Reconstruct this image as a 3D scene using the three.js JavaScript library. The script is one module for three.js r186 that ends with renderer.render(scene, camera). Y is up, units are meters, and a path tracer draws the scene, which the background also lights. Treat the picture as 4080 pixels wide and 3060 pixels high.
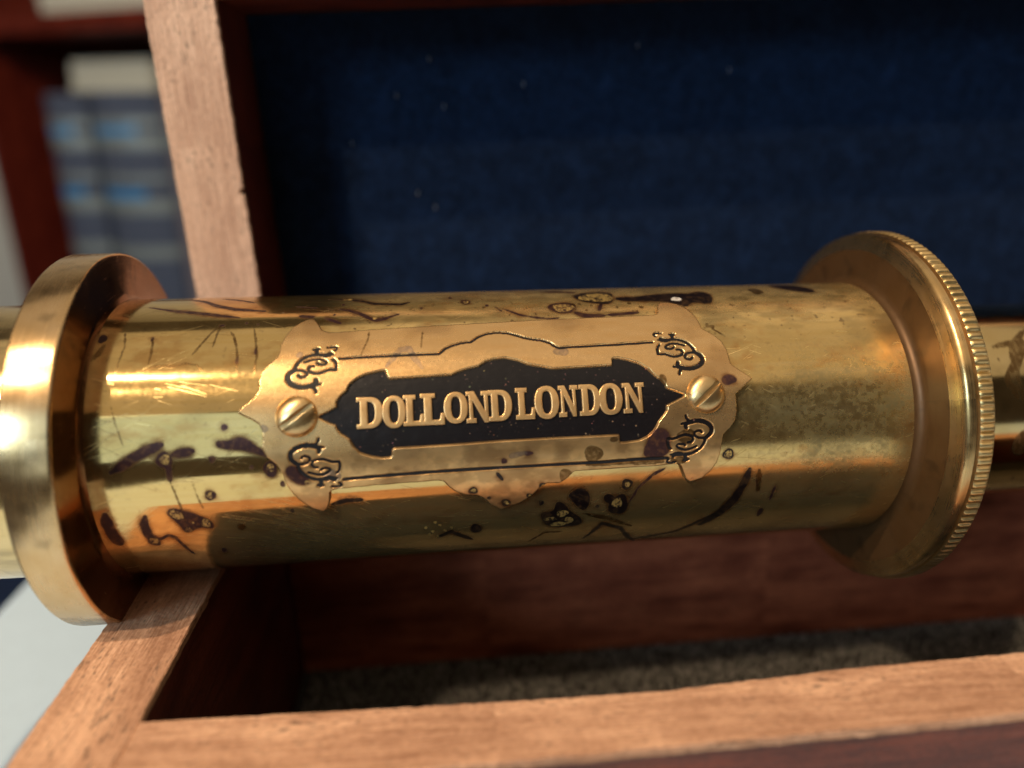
import * as THREE from 'three';
import { RoundedBoxGeometry } from 'three/addons/geometries/RoundedBoxGeometry.js';
import { TextGeometry } from 'three/addons/geometries/TextGeometry.js';
import { FontLoader } from 'three/addons/loaders/FontLoader.js';
import { TessellateModifier } from 'three/addons/modifiers/TessellateModifier.js';
import { RectAreaLightUniformsLib } from 'three/addons/lights/RectAreaLightUniformsLib.js';
import { mergeGeometries, mergeVertices, toCreasedNormals } from 'three/addons/utils/BufferGeometryUtils.js';

// ---------- camera, lamps, exposure (geometry below is written in millimetres; y = 0 is the rim of the box) ----------
const MM = 0.001, RIM = 60;                                   // the rim stands 60 mm above the table
const W = (x, y, z) => new THREE.Vector3(x * MM, (y + RIM) * MM, z * MM);
const scene = new THREE.Scene();
scene.background = new THREE.Color(0.030, 0.022, 0.016);      // the dim rest of the room
const camera = new THREE.PerspectiveCamera(54.83, 4 / 3, 0.005, 20);
camera.position.copy(W(0, 61.73, 0));
camera.quaternion.setFromRotationMatrix(new THREE.Matrix4().makeBasis(
  new THREE.Vector3(0.99696, -0.03949, 0.06718), new THREE.Vector3(0.05942, 0.94294, -0.32761), new THREE.Vector3(-0.05041, 0.33061, 0.94242)));
camera.focus = 0.101;
camera.userData.fStop = 7.8;
const renderer = new THREE.WebGLRenderer({ antialias: true });
renderer.toneMapping = THREE.LinearToneMapping;
renderer.toneMappingExposure = 1;
renderer.shadowMap.enabled = true;
RectAreaLightUniformsLib.init();

const AIM = W(5, 18, -108);
function bulb(name, dir, dist, color, power, soft) {
  const l = new THREE.PointLight(color, power); l.name = name;
  l.position.copy(AIM).addScaledVector(new THREE.Vector3(...dir).normalize(), dist);
  l.castShadow = true; l.shadow.radius = soft; scene.add(l); return l;
}
function panel(name, dir, dist, w, h, color, power, aim = AIM) {
  const l = new THREE.RectAreaLight(color, power, w, h); l.name = name;
  l.position.copy(aim).addScaledVector(new THREE.Vector3(...dir).normalize(), dist); l.lookAt(aim); scene.add(l); return l;
}
const WARM = new THREE.Color(1.0, 0.75, 0.50), DAY = new THREE.Color(0.60, 0.84, 1.0);
bulb('lamp_bulb', [-1.15, 2.45, 1.0], 1.0, WARM, 1.8, 0.5);
bulb('lamp_bulb', [-0.95, 1.52, 1.0], 1.0, WARM, 1.4, 0.9);
panel('window', [-0.92, 0.55, 1.0], 1.5, 0.44, 0.36, DAY, 16.0);
panel('reflection_panel', [-0.28, 0.36, 1.0], 1.6, 0.52, 0.95, new THREE.Color(0.72, 0.93, 1.0), 0.85);  // dim panel added to give the barrel its pale window reflection
panel('lit_ceiling', [0.05, 1.0, 0.22], 1.3, 3.2, 2.0, new THREE.Color(1.0, 0.83, 0.60), 0.42);

// ---------- helpers ----------
function rng(seed) { let s = seed >>> 0; return () => { s = (s + 0x6d2b79f5) | 0; let t = Math.imul(s ^ (s >>> 15), 1 | s); t = (t + Math.imul(t ^ (t >>> 7), 61 | t)) ^ t; return ((t ^ (t >>> 14)) >>> 0) / 4294967296; }; }
const clamp = (x, a = 0, b = 1) => Math.min(b, Math.max(a, x)), lerp = (a, b, t) => a + (b - a) * t;
const smooth = (a, b, x) => { const t = clamp((x - a) / (b - a)); return t * t * (3 - 2 * t); };
function noise2(seed) {                                        // value noise on a 256 lattice, and its octaves
  const r = rng(seed), P = new Float32Array(65536).map(() => r());
  const at = (x, y) => P[((y & 255) << 8) | (x & 255)];
  const n = (x, y) => { const ix = Math.floor(x), iy = Math.floor(y), u = x - ix, v = y - iy, a = u * u * (3 - 2 * u), b = v * v * (3 - 2 * v);
    return lerp(lerp(at(ix, iy), at(ix + 1, iy), a), lerp(at(ix, iy + 1), at(ix + 1, iy + 1), a), b); };
  return (x, y, oct = 4) => { let s = 0, a = 0.5, t = 0; for (let i = 0; i < oct; i++) { s += a * n(x, y); t += a; a *= 0.5; x = x * 2.03 + 17.1; y = y * 2.03 + 5.7; } return s / t; };
}
const used = new Map();
function numbered(name) { const k = used.get(name) ?? 0; used.set(name, k + 1); return k ? name + '_' + String(k).padStart(3, '0') : name; }
function tag(o, label, category, group, kind) { o.userData.label = label; if (category) o.userData.category = category; if (group) o.userData.group = group; if (kind) o.userData.kind = kind; return o; }
function part(name, geo, mat, parent) {                        // geo in millimetres, in its parent's axes
  geo.scale(MM, MM, MM);
  const m = new THREE.Mesh(geo, mat); m.name = parent === scene ? numbered(name) : name; m.castShadow = m.receiveShadow = true; parent.add(m); return m;
}
function thing(name, label, category, group) { const g = new THREE.Group(); g.name = numbered(name); scene.add(g); return tag(g, label, category, group); }
function tex(w, h, fn, srgb = true) {                          // fn(x, y) -> [r, g, b] in 0..1 (sRGB values for a colour map)
  const d = new Uint8Array(w * h * 4);
  for (let y = 0; y < h; y++) for (let x = 0; x < w; x++) { const c = fn(x, y), o = (y * w + x) * 4; d[o] = clamp(c[0]) * 255; d[o + 1] = clamp(c[1]) * 255; d[o + 2] = clamp(c[2]) * 255; d[o + 3] = 255; }
  return finish(new THREE.DataTexture(d, w, h), srgb);
}
function finish(t, srgb) { t.wrapS = t.wrapT = THREE.RepeatWrapping; t.magFilter = THREE.LinearFilter; t.minFilter = THREE.LinearMipmapLinearFilter; t.colorSpace = srgb ? THREE.SRGBColorSpace : THREE.NoColorSpace; t.needsUpdate = true; return t; }
const canvas = (w, h) => { const c = document.createElement('canvas'); c.width = w; c.height = h; return c; };

const OUTLINE = [-36.65,2.32,-35.75,3.19,-34.58,4.04,-34.04,5.10,-34.11,6.10,-33.78,7.42,-33.01,8.52,-32.03,9.41,-31.77,10.32,-31.69,11.39,-31.20,12.82,-30.49,14.25,-29.48,15.31,-28.40,16.06,-27.61,15.96,-26.98,14.90,-26.51,13.77,-25.47,13.28,-19.39,13.65,-11.38,14.04,3.64,14.63,12.17,14.81,18.70,14.93,19.31,15.20,19.84,17.21,20.45,17.82,21.58,17.85,22.76,17.31,23.89,16.21,24.70,14.40,24.93,13.03,25.04,12.04,26.39,10.92,27.29,9.75,27.75,8.29,27.79,6.80,27.93,6.18,30.61,4.10,27.91,2.02,27.92,1.00,27.92,-0.21,27.64,-1.41,26.92,-2.40,25.93,-3.27,25.76,-4.39,25.68,-5.65,25.25,-7.13,24.42,-8.43,23.26,-9.45,21.63,-10.03,20.93,-9.49,20.51,-8.43,20.12,-7.47,19.68,-7.18,18.22,-7.23,14.29,-7.32,10.18,-7.36,5.71,-7.41,4.63,-8.51,3.73,-9.07,2.11,-8.92,1.12,-9.55,0.14,-10.67,-1.44,-11.79,-3.04,-12.40,-4.05,-12.77,-5.37,-11.82,-6.38,-10.71,-7.17,-10.30,-8.55,-10.09,-9.92,-9.54,-10.89,-8.69,-11.55,-7.84,-12.22,-7.74,-19.92,-7.93,-24.85,-8.17,-25.78,-8.43,-25.93,-9.87,-26.30,-10.89,-26.93,-11.45,-28.29,-10.87,-29.67,-9.62,-30.65,-8.24,-31.27,-6.95,-31.50,-5.72,-32.09,-4.50,-33.25,-3.48,-33.84,-2.31,-33.65,-1.38,-33.65,-0.25,-34.04,0.70,-34.94,1.34,-35.93,1.87];
const FIELD = [-26.87,1.33,-25.52,1.91,-24.43,2.47,-24.51,3.12,-23.96,3.91,-23.24,4.48,-22.85,5.37,-22.05,6.05,-20.95,6.59,-19.41,6.95,-18.41,7.12,-18.27,6.42,-17.99,5.89,-14.62,5.96,-9.94,6.10,-8.94,6.58,-7.74,6.94,-6.34,7.22,-5.30,7.92,-4.07,8.24,-2.67,8.30,-1.09,7.85,0.16,7.25,1.05,7.02,2.14,6.80,3.32,6.46,6.78,6.52,11.52,6.67,11.53,7.67,12.38,7.68,13.69,7.36,15.07,6.84,16.20,6.01,16.91,5.06,17.85,4.29,18.27,3.75,18.35,3.23,20.96,2.17,19.22,1.37,18.26,0.96,18.21,0.20,17.87,-0.23,17.01,-1.19,16.52,-2.17,15.48,-3.09,14.29,-3.55,12.24,-3.75,11.79,-3.65,11.76,-2.64,8.18,-2.67,2.16,-2.67,-3.98,-2.74,-10.13,-2.90,-17.57,-3.01,-17.86,-3.29,-17.94,-4.17,-19.18,-4.21,-20.49,-3.94,-21.78,-3.45,-22.50,-2.64,-23.01,-1.60,-24.11,-0.84,-24.51,-0.20,-24.58,0.19,-25.55,0.61];
const LINE_TOP = [-24.13,8.99,-19.38,9.14,-11.38,9.20,-10.56,9.96,-9.54,10.45,-8.32,10.80,-7.12,10.90,-6.05,11.72,-5.00,12.17,-3.56,12.38,-2.15,12.20,-0.77,11.69,0.01,11.33,1.11,11.03,2.31,10.81,3.29,10.40,4.03,9.77,4.52,9.53,7.10,9.63,11.25,9.71,17.49,9.94];
const LINE_BOTTOM = [-24.01,-6.85,-19.85,-6.67,-12.18,-6.44,-0.60,-6.34,4.08,-6.32,10.15,-6.32,14.24,-6.16,18.27,-6.22];
const SCROLL = [[0.52,[-0.34,-1.98,0.44,-2.20,1.24,-2.23,2.17,-1.96,2.81,-1.48,2.97,-0.98,2.82,-0.42,2.30,-0.00]],
  [0.30,[2.50,-0.11,2.10,0.10,1.67,0.18,1.05,0.08,0.58,-0.26,0.55,-0.66,0.95,-0.87,1.39,-0.89,1.59,-0.62]],
  [0.35,[-2.25,2.18,-1.49,2.28,-0.58,2.33,0.29,2.21,1.10,1.79,1.72,1.17,2.03,0.49,2.10,0.08]],
  [0.18,[-2.69,2.24,-2.23,2.26]],
  [0.52,[-2.24,2.39,-1.96,2.12,-1.19,2.24]],
  [0.28,[0.84,1.25,0.15,1.53,-0.64,1.68,-1.34,1.54,-1.86,1.14,-1.83,0.89,-1.34,0.78,-0.88,0.85,-0.69,1.05]],
  [0.30,[-0.32,0.66,0.06,0.69,0.37,0.39,0.35,-0.09,0.03,-0.24,-0.67,-0.42,-1.39,-0.31,-1.92,-0.01,-2.50,0.09,-3.03,-0.01]],
  [0.30,[-3.04,0.11,-3.09,0.68,-2.91,1.26,-2.65,1.46]],
  [0.42,[-0.64,2.33,-0.59,2.78,-0.55,3.14]],
  [0.27,[-0.86,3.12,-0.19,3.06]],
  [0.23,[-2.86,2.84,-3.14,3.01,-3.06,3.32,-2.74,3.43,-1.94,3.31]],
  [0.44,[-0.20,-2.02,-0.73,-1.70,-0.56,-1.32]],
  [0.25,[-1.20,-1.87,-0.49,-2.01]],
  [0.30,[-0.16,-2.25,-0.58,-2.61,-0.59,-2.98]]];
const SCROLL_AT = [[21.01,8.02,1,1], [-27.62,7.40,-1,1], [-27.46,-4.41,-1,-1], [21.34,-3.51,1,-1]];
const LETTERS = [['D',-22.10,-18.76,-0.43,3.57], ['O',-18.90,-15.91,-0.51,3.64], ['L',-16.25,-13.62,-0.33,3.64], ['L',-14.09,-10.96,-0.34,3.74], ['O',-11.11,-8.02,-0.28,3.82], ['N',-8.25,-5.00,-0.31,3.80], ['D',-5.38,-2.29,-0.20,3.85], ['L',-1.84,0.69,-0.14,4.00], ['O',0.64,3.88,-0.21,4.15], ['N',3.83,6.43,-0.04,4.10], ['D',6.58,9.40,-0.00,4.13], ['O',9.17,12.37,-0.04,4.17], ['N',12.42,15.38,0.08,4.11]];
const SPOTS = [[0,-24.29,20.30,0.19,0.34], [0,-21.51,19.47,0.09,0.16], [0,-20.35,18.70,0.09,0.14], [0,-20.35,17.83,0.09,0.13], [0,-14.52,18.06,0.11,0.16], [0,-13.49,18.59,0.22,0.33], [0,-9.28,22.09,0.20,0.46], [0,-11.81,19.45,0.11,0.18], [0,-12.31,21.90,0.08,0.19], [0,-22.42,14.15,0.16,0.17], [0,-25.31,17.39,0.15,0.21], [0,-32.21,18.30,0.12,0.18], [0,-4.23,18.84,0.22,0.34], [0,-7.64,20.82,0.11,0.22], [0,-17.57,18.22,0.08,0.11], [0,-16.94,18.02,0.08,0.11], [0,-21.80,15.60,0.09,0.11], [0,-18.83,15.10,0.11,0.12], [0,-7.15,20.15,0.61,0.82], [2,-7.15,20.15,0.42,0.49], [2,-23.74,22.40,0.72,0.46], [2,-19.84,16.23,0.34,0.27], [0,-37.09,9.32,0.20,0.61], [0,-34.89,10.71,0.17,0.66], [0,-39.76,15.53,0.44,0.21], [0,-36.69,15.95,0.21,0.24], [0,-35.14,15.61,0.27,0.15], [0,-48.09,13.27,0.15,0.50], [0,-45.62,-3.20,0.97,1.03], [2,-45.56,-3.14,0.66,0.64], [0,-38.32,0.51,0.40,0.42], [0,-39.99,-3.42,0.40,0.42], [0,-40.66,-8.14,0.62,0.73], [2,-40.66,-8.14,0.46,0.54], [0,-35.30,-4.72,0.28,0.30], [0,-33.07,-5.01,0.81,1.01], [2,-33.06,-4.84,0.47,0.50], [0,-54.26,13.53,0.51,0.76], [2,-41.89,-12.37,0.57,0.71], [2,-44.18,-13.39,0.41,0.48], [2,-43.39,-12.19,0.16,0.15], [0,-48.80,-15.08,0.73,0.95], [2,-48.80,-15.08,0.54,0.68], [0,-40.72,-18.24,0.30,0.65], [3,-37.58,-13.40,0.56,0.55], [1,12.00,20.82,2.85,2.50], [2,12.00,20.82,2.50,1.78], [0,6.44,17.72,1.99,1.44], [2,6.48,17.72,1.73,1.10], [5,23.66,19.42,0.86,0.62], [0,24.26,15.64,0.31,0.50], [0,23.98,14.35,0.13,0.19], [0,23.79,13.20,0.35,0.48], [3,8.10,18.42,0.26,0.36], [3,9.02,18.60,0.22,0.32], [3,10.68,18.06,0.17,0.26], [3,16.34,18.45,0.31,0.32], [3,9.78,16.86,0.20,0.23], [3,17.83,17.28,0.35,0.33], [3,14.31,17.45,0.18,0.21], [3,36.99,21.79,1.00,1.38], [2,4.64,-14.45,0.85,0.68], [2,3.04,-15.42,0.96,0.40], [2,5.64,-16.01,0.65,0.77], [2,4.22,-16.75,1.08,0.52], [1,12.37,-13.45,1.42,1.83], [2,12.14,-13.01,0.73,0.97], [1,13.22,-9.91,0.72,0.83], [2,13.26,-9.92,0.38,0.44], [1,27.06,-6.08,0.73,0.74], [2,27.06,-6.15,0.56,0.59], [1,1.57,-12.21,0.37,0.48], [1,9.40,-13.51,0.34,0.35], [0,33.66,-16.80,0.33,1.00], [1,-30.92,-11.10,0.26,0.34], [0,-31.72,-7.11,0.26,0.38], [1,-7.19,-16.64,0.76,1.00], [2,-13.98,-15.73,0.25,0.31], [2,-13.06,-16.68,0.25,0.33], [2,-12.10,-15.41,0.25,0.30], [2,-11.37,-16.64,0.25,0.33], [2,-13.52,-17.43,0.25,0.36], [2,-12.45,-17.92,0.25,0.37], [2,-10.55,-16.08,0.25,0.32], [2,-12.71,-14.68,0.25,0.28]];
const STAINS = [[1,0.45,[-26.48,22.82,-24.72,22.66,-23.09,22.23,-21.45,21.33,-20.14,20.36,-18.24,20.23,-16.33,19.91,-15.06,20.66]],
  [0,0.22,[-31.08,20.13,-29.43,19.76,-27.54,19.39]],
  [0,0.14,[-26.59,19.12,-25.34,18.91]],
  [0,0.43,[-24.88,18.85,-23.47,18.47,-21.88,17.51,-20.61,16.32,-19.68,15.76,-18.46,16.09,-16.63,17.10]],
  [0,0.40,[-29.99,17.34,-29.13,17.01,-27.92,16.95]],
  [0,0.43,[-26.54,16.61,-25.44,16.02,-24.35,15.34]],
  [3,0.18,[-32.98,14.89,-31.60,14.95,-30.20,15.73]],
  [0,0.16,[-3.22,18.44,-2.27,17.13]],
  [0,0.24,[-2.20,17.86,-1.01,16.99,0.36,15.99,2.41,15.38,4.28,15.03,5.70,15.23]],
  [0,0.49,[-46.04,24.68,-43.82,23.26,-41.46,21.02,-38.92,19.66,-34.73,18.88]],
  [0,0.43,[-50.42,21.01,-46.94,19.60,-44.12,18.92,-42.24,18.42,-39.89,17.75,-37.68,17.20]],
  [0,0.30,[-41.72,24.92,-39.80,23.89,-36.12,21.74]],
  [1,0.17,[-50.84,24.69,-45.64,24.91]],
  [3,0.17,[-35.78,15.76,-35.17,13.03,-34.72,10.16,-34.82,8.13,-34.92,6.94]],
  [3,0.18,[-39.01,15.18,-37.85,13.14,-37.24,10.80,-37.09,9.22,-37.01,7.02]],
  [3,0.17,[-39.77,15.57,-40.64,14.56,-41.93,11.89,-42.80,10.28]],
  [3,0.15,[-39.91,15.36,-40.18,13.24,-40.36,11.48]],
  [3,0.20,[-48.16,13.58,-47.88,12.36,-47.79,10.69,-47.89,9.15]],
  [3,0.17,[-49.05,7.74,-47.70,8.65,-46.09,8.88,-44.43,8.71,-43.49,9.12,-41.97,8.81,-40.93,7.51]],
  [0,0.90,[-51.99,-4.50,-50.41,-3.60,-49.14,-2.71,-47.29,-1.84,-45.75,-1.28]],
  [0,0.74,[-44.61,-2.61,-42.16,-2.25]],
  [0,0,[-39.50,-1.10,-38.12,-1.32,-36.25,-0.61,-34.90,-1.79,-33.40,-3.00,-33.29,-3.67,-34.79,-2.77,-36.32,-2.37,-38.17,-2.22,-39.38,-1.90]],
  [0,0.57,[-45.16,-3.88,-45.20,-5.87]],
  [3,0.16,[-45.20,-5.87,-44.45,-9.31,-44.30,-11.95]],
  [3,0.12,[-42.74,-5.67,-41.78,-10.08]],
  [3,0.57,[-53.77,12.38,-54.24,10.93,-54.85,10.16]],
  [3,0.12,[-51.97,15.97,-51.22,12.05,-51.79,7.10]],
  [3,0.12,[-51.79,3.75,-50.96,0.85,-50.26,-1.38]],
  [0,1.15,[-53.56,-10.15,-53.64,-12.07,-53.31,-13.98,-52.96,-15.37]],
  [0,0.84,[-48.91,-10.72,-49.28,-12.04,-49.22,-13.78,-48.91,-15.15]],
  [0,0,[-46.26,-10.09,-45.38,-9.75,-44.17,-10.12,-42.08,-11.34,-41.02,-12.18,-40.94,-13.25,-41.61,-13.33,-42.63,-12.84,-44.56,-14.06,-44.90,-13.05,-45.31,-11.84,-46.05,-10.93]],
  [2,0,[-46.10,-10.21,-45.40,-9.86,-44.36,-10.69,-44.33,-11.54,-45.51,-11.45]],
  [0,0.29,[-48.69,-14.26,-47.89,-14.79,-46.81,-14.15,-46.15,-14.50,-45.46,-16.34,-44.63,-18.77]],
  [0,1.23,[-57.95,-10.50,-58.06,-12.14,-58.12,-14.97]],
  [0,0.58,[4.23,24.47,7.15,24.10,9.30,23.33]],
  [1,0,[14.63,20.65,18.22,20.42,20.80,21.39,25.03,21.50,26.31,21.13,28.21,22.48,29.41,21.25,28.98,18.48,27.88,17.63,26.30,18.39,25.26,17.98,24.48,16.96,23.24,18.09,21.21,18.90,17.86,19.08,14.96,19.25]],
  [0,0.39,[12.42,18.89,11.47,16.59]],
  [0,0.58,[7.94,16.38,9.09,15.53,12.10,15.40]],
  [0,0.39,[12.35,15.53,14.79,15.70,17.05,15.96]],
  [1,0,[39.75,25.06,43.79,25.51,45.44,23.52,46.35,20.91,44.35,20.64,42.10,22.11]],
  [3,0.17,[25.76,12.97,26.46,13.10,26.07,12.52,27.21,12.62,26.83,12.06,27.55,11.47,28.41,10.58]],
  [3,0.14,[25.20,12.12,24.87,10.77,24.24,8.78]],
  [1,1.06,[30.38,-8.51,29.86,-10.79,28.92,-13.73,27.37,-16.54,25.38,-19.19]],
  [1,0,[5.02,-11.16,6.01,-10.47,7.02,-9.93,8.13,-11.12,8.27,-12.71,7.59,-14.40,6.16,-12.55]],
  [1,0,[1.57,-13.89,3.56,-14.06,3.53,-12.09,4.69,-12.44,5.68,-14.24,7.52,-15.68,7.53,-17.49,2.79,-17.35,1.76,-15.14]],
  [1,1.08,[10.49,-11.80,11.64,-12.69]],
  [0,0.29,[13.64,-13.41,14.79,-10.56,16.71,-8.52,18.33,-7.71]],
  [3,0.58,[7.62,-14.71,11.21,-16.03,14.87,-18.33]],
  [0,0.24,[31.50,-10.14,31.96,-11.44]],
  [0,0.29,[34.59,-11.36,34.45,-12.71,34.38,-14.17]],
  [1,0.43,[-25.91,-10.49,-24.14,-10.02,-22.02,-10.00]],
  [3,0.66,[31.73,-8.73,32.16,-12.23]],
  [1,0.52,[-12.45,-18.17,-10.55,-16.95,-7.63,-19.50]],
  [1,0.44,[8.53,-21.58,10.52,-17.16,13.46,-18.76,17.04,-25.43]],
  [3,0.30,[0.42,-21.66,2.45,-18.73,5.10,-18.80]],
  [1,0.37,[15.57,-23.83,21.68,-21.58,26.58,-16.53]]];
const PLATE_STAINS = [[4,0.63,[-18.23,7.56,-17.25,8.84,-16.46,9.95,-15.28,10.14,-14.54,8.51,-13.61,7.16]],
  [4,-1,[-29.13,9.64,0.45,0.46]],
  [0,0,[-31.12,-4.95,-30.17,-4.61,-29.11,-5.25,-28.45,-6.29,-28.16,-7.33,-29.64,-7.25,-30.84,-6.16]],
  [2,-1,[-28.50,-7.00,0.41,0.29]],
  [4,-1,[-25.47,-6.25,1.12,0.81]],
  [4,-1,[-33.42,0.11,0.54,0.41]],
  [0,0,[16.26,-2.32,17.50,-1.97,18.52,-2.82,18.54,-5.08,17.54,-6.08,15.47,-5.97,14.73,-5.20]],
  [3,-1,[8.20,-5.08,1.26,1.15]],
  [0,-1,[27.15,4.02,1.05,0.67]],
  [3,-1,[18.06,4.26,0.45,1.00]],
  [3,0.72,[7.31,-6.49,12.19,-6.33,17.57,-6.61]],
  [4,-1,[4.75,8.91,1.06,0.60]],
  [3,-1,[4.51,-7.91,0.85,1.01]],
  [3,-1,[19.85,-6.52,1.26,0.54]],
  [3,-1,[20.80,-3.34,1.25,1.02]],
  [1,-1,[-7.66,-9.34,0.63,0.51]],
  [2,-1,[-7.60,-9.34,0.38,0.29]],
  [1,-1,[-3.26,-11.59,0.56,0.49]],
  [2,-1,[-3.20,-11.59,0.34,0.28]],
  [1,-1,[-5.58,-10.64,0.28,0.24]],
  [2,-1,[-5.52,-10.65,0.17,0.13]],
  [1,-1,[1.51,-9.23,0.57,0.45]],
  [2,-1,[1.58,-9.23,0.34,0.26]],
  [1,-1,[-0.26,-10.64,0.40,0.34]],
  [2,-1,[-0.20,-10.64,0.24,0.19]],
  [1,-1,[-3.36,-11.53,0.60,0.53]],
  [2,-1,[-3.30,-11.54,0.36,0.30]],
  [1,0.36,[-4.58,-7.00,-3.80,-8.02]],
  [0,-1,[-3.58,-5.43,0.35,0.37]],
  [0,-1,[-0.41,-4.54,0.59,0.28]],
  [3,-1,[10.94,-3.28,0.61,0.28]],
  [3,0.12,[-20.38,13.69,-20.55,11.82,-21.49,9.23]],
  [3,0.12,[-13.42,13.13,-13.71,10.08]],
  [4,0.53,[-0.59,-4.43,-2.78,-4.82]]];
const DRAW_STAINS = [[0,0,[74.48,8.95,76.10,9.64,76.94,8.86,76.27,7.21,74.56,5.23,73.68,4.05,73.71,2.20,74.16,0.37,73.46,-0.94,71.95,0.24,70.80,2.31,71.74,4.13,73.02,5.04,72.96,6.81]],
  [1,0,[73.47,-5.28,74.57,-5.09,75.51,-8.40,74.53,-9.44,72.92,-8.52,72.65,-6.95]],
  [3,0.34,[70.87,7.96,74.57,8.66,78.54,11.32]],
  [1,-1,[70.53,-1.15,0.19,0.18]],
  [1,-1,[72.79,-3.16,0.20,0.18]],
  [3,-1,[70.97,5.86,0.24,0.20]],
  [1,-1,[76.21,-14.56,0.38,0.36]]];
const LINT = [[-5.2,74.7], [13.5,69.4], [-2.8,65.7], [-22.1,59.4], [-9.5,48.8], [-6.1,45.8], [56.1,70.5], [-12.3,68.2], [36.9,75.8]];
// ---------- materials ----------
const nA = noise2(11), nB = noise2(23), nC = noise2(37);
const woodMap = (light, dark, speck, seed) => { const n = noise2(seed); return tex(1024, 1024, (x, y) => {   // 60 mm a side, grain along u
  const w = n(x / 210, y / 60, 3) * 40, g = n(x / 170, (y + w) / 12, 4), f = n(x / 20, y / 3.2, 3), fuzz = n(x / 8 + y / 40, y / 6, 2), p = n(x / 19, y / 5 + 90, 2), band = n(x / 420 + 9, (y + w) / 80, 3), cloud = n(x / 130 + 50, y / 110, 3);
  const k = clamp(0.5 + 0.75 * (g - 0.5) + 0.35 * (f - 0.5) + 0.45 * (fuzz - 0.5) + 0.9 * (band - 0.5) + 0.8 * (cloud - 0.5)), pore = smooth(0.62, 0.88, 0.7 * p + 0.3 * cloud) * speck;
  return [0, 1, 2].map((c) => lerp(dark[c], light[c], k) * (1 - 0.5 * pore)); }); };
const woodBump = tex(512, 512, (x, y) => { const v = 0.6 * nB(x / 40, y / 1.8, 3) + 0.4 * nC(x / 5, y / 5, 3); return [v, v, v]; }, false);
const rawWood = new THREE.MeshStandardMaterial({ map: woodMap([0.86, 0.675, 0.545], [0.61, 0.44, 0.335], 0.8, 3), bumpMap: woodBump, bumpScale: 0.00025, roughness: 0.85 });
const windowTintWood = new THREE.MeshStandardMaterial({ map: woodMap([0.885, 0.74, 0.645], [0.73, 0.58, 0.495], 0.8, 13), bumpMap: woodBump, bumpScale: 0.0003, roughness: 0.85 });  // raw wood for the lid rim, the window's cool tint put into its colour
const litBackWood = new THREE.MeshStandardMaterial({ map: woodMap([0.75, 0.42, 0.29], [0.44, 0.20, 0.135], 0.5, 17), bumpMap: woodBump, bumpScale: 0.00008, roughness: 0.5 });  // copy of the dark wood, lightened to put light on the back wall
const darkWood = new THREE.MeshStandardMaterial({ map: woodMap([0.47, 0.225, 0.155], [0.27, 0.105, 0.08], 0.5, 5), bumpMap: woodBump, bumpScale: 0.00008, roughness: 0.42 });
const shelfWood = new THREE.MeshStandardMaterial({ map: woodMap([0.50, 0.20, 0.14], [0.34, 0.11, 0.08], 0.3, 8), roughness: 0.32 });

const brassTone = (x, y, n) => { const t = n(x, y, 4) - 0.5; return [0.915 + 0.07 * t, 0.805 + 0.10 * t, 0.58 + 0.14 * t]; };
function machined(seed, rough, tone = [1, 1, 1], coat = 0.3, metal = 0.96, grain = 0.7) {             // turned brass: fine rings round the axis (u runs along it)
  const n = noise2(seed);
  const map = tex(256, 512, (x, y) => { const b = brassTone(x / 40, y / 60, n), d = smooth(0.55, 0.85, n(x / 60 + 40, y / 40, 4)) * 0.16; return b.map((c, i) => c * tone[i] * (1 - d)); });
  const orm = tex(256, 512, (x, y) => { const l = n(x / 1.3, y / 170, 2); return [1, rough + 0.16 * (l - 0.5) + 0.14 * (n(x / 50, y / 30, 3) - 0.5), metal]; }, false);
  const bump = tex(256, 512, (x, y) => { const l = 0.75 * n(x / 1.2, y / 190, 2) + 0.25 * n(x / 6, y / 6, 3); return [l, l, l]; }, false);
  return new THREE.MeshPhysicalMaterial({ map, roughnessMap: orm, metalnessMap: orm, roughness: 1, metalness: 1, bumpMap: bump, bumpScale: 0.0000015, anisotropy: grain, clearcoat: coat, clearcoatRoughness: 0.13 });
}

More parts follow.
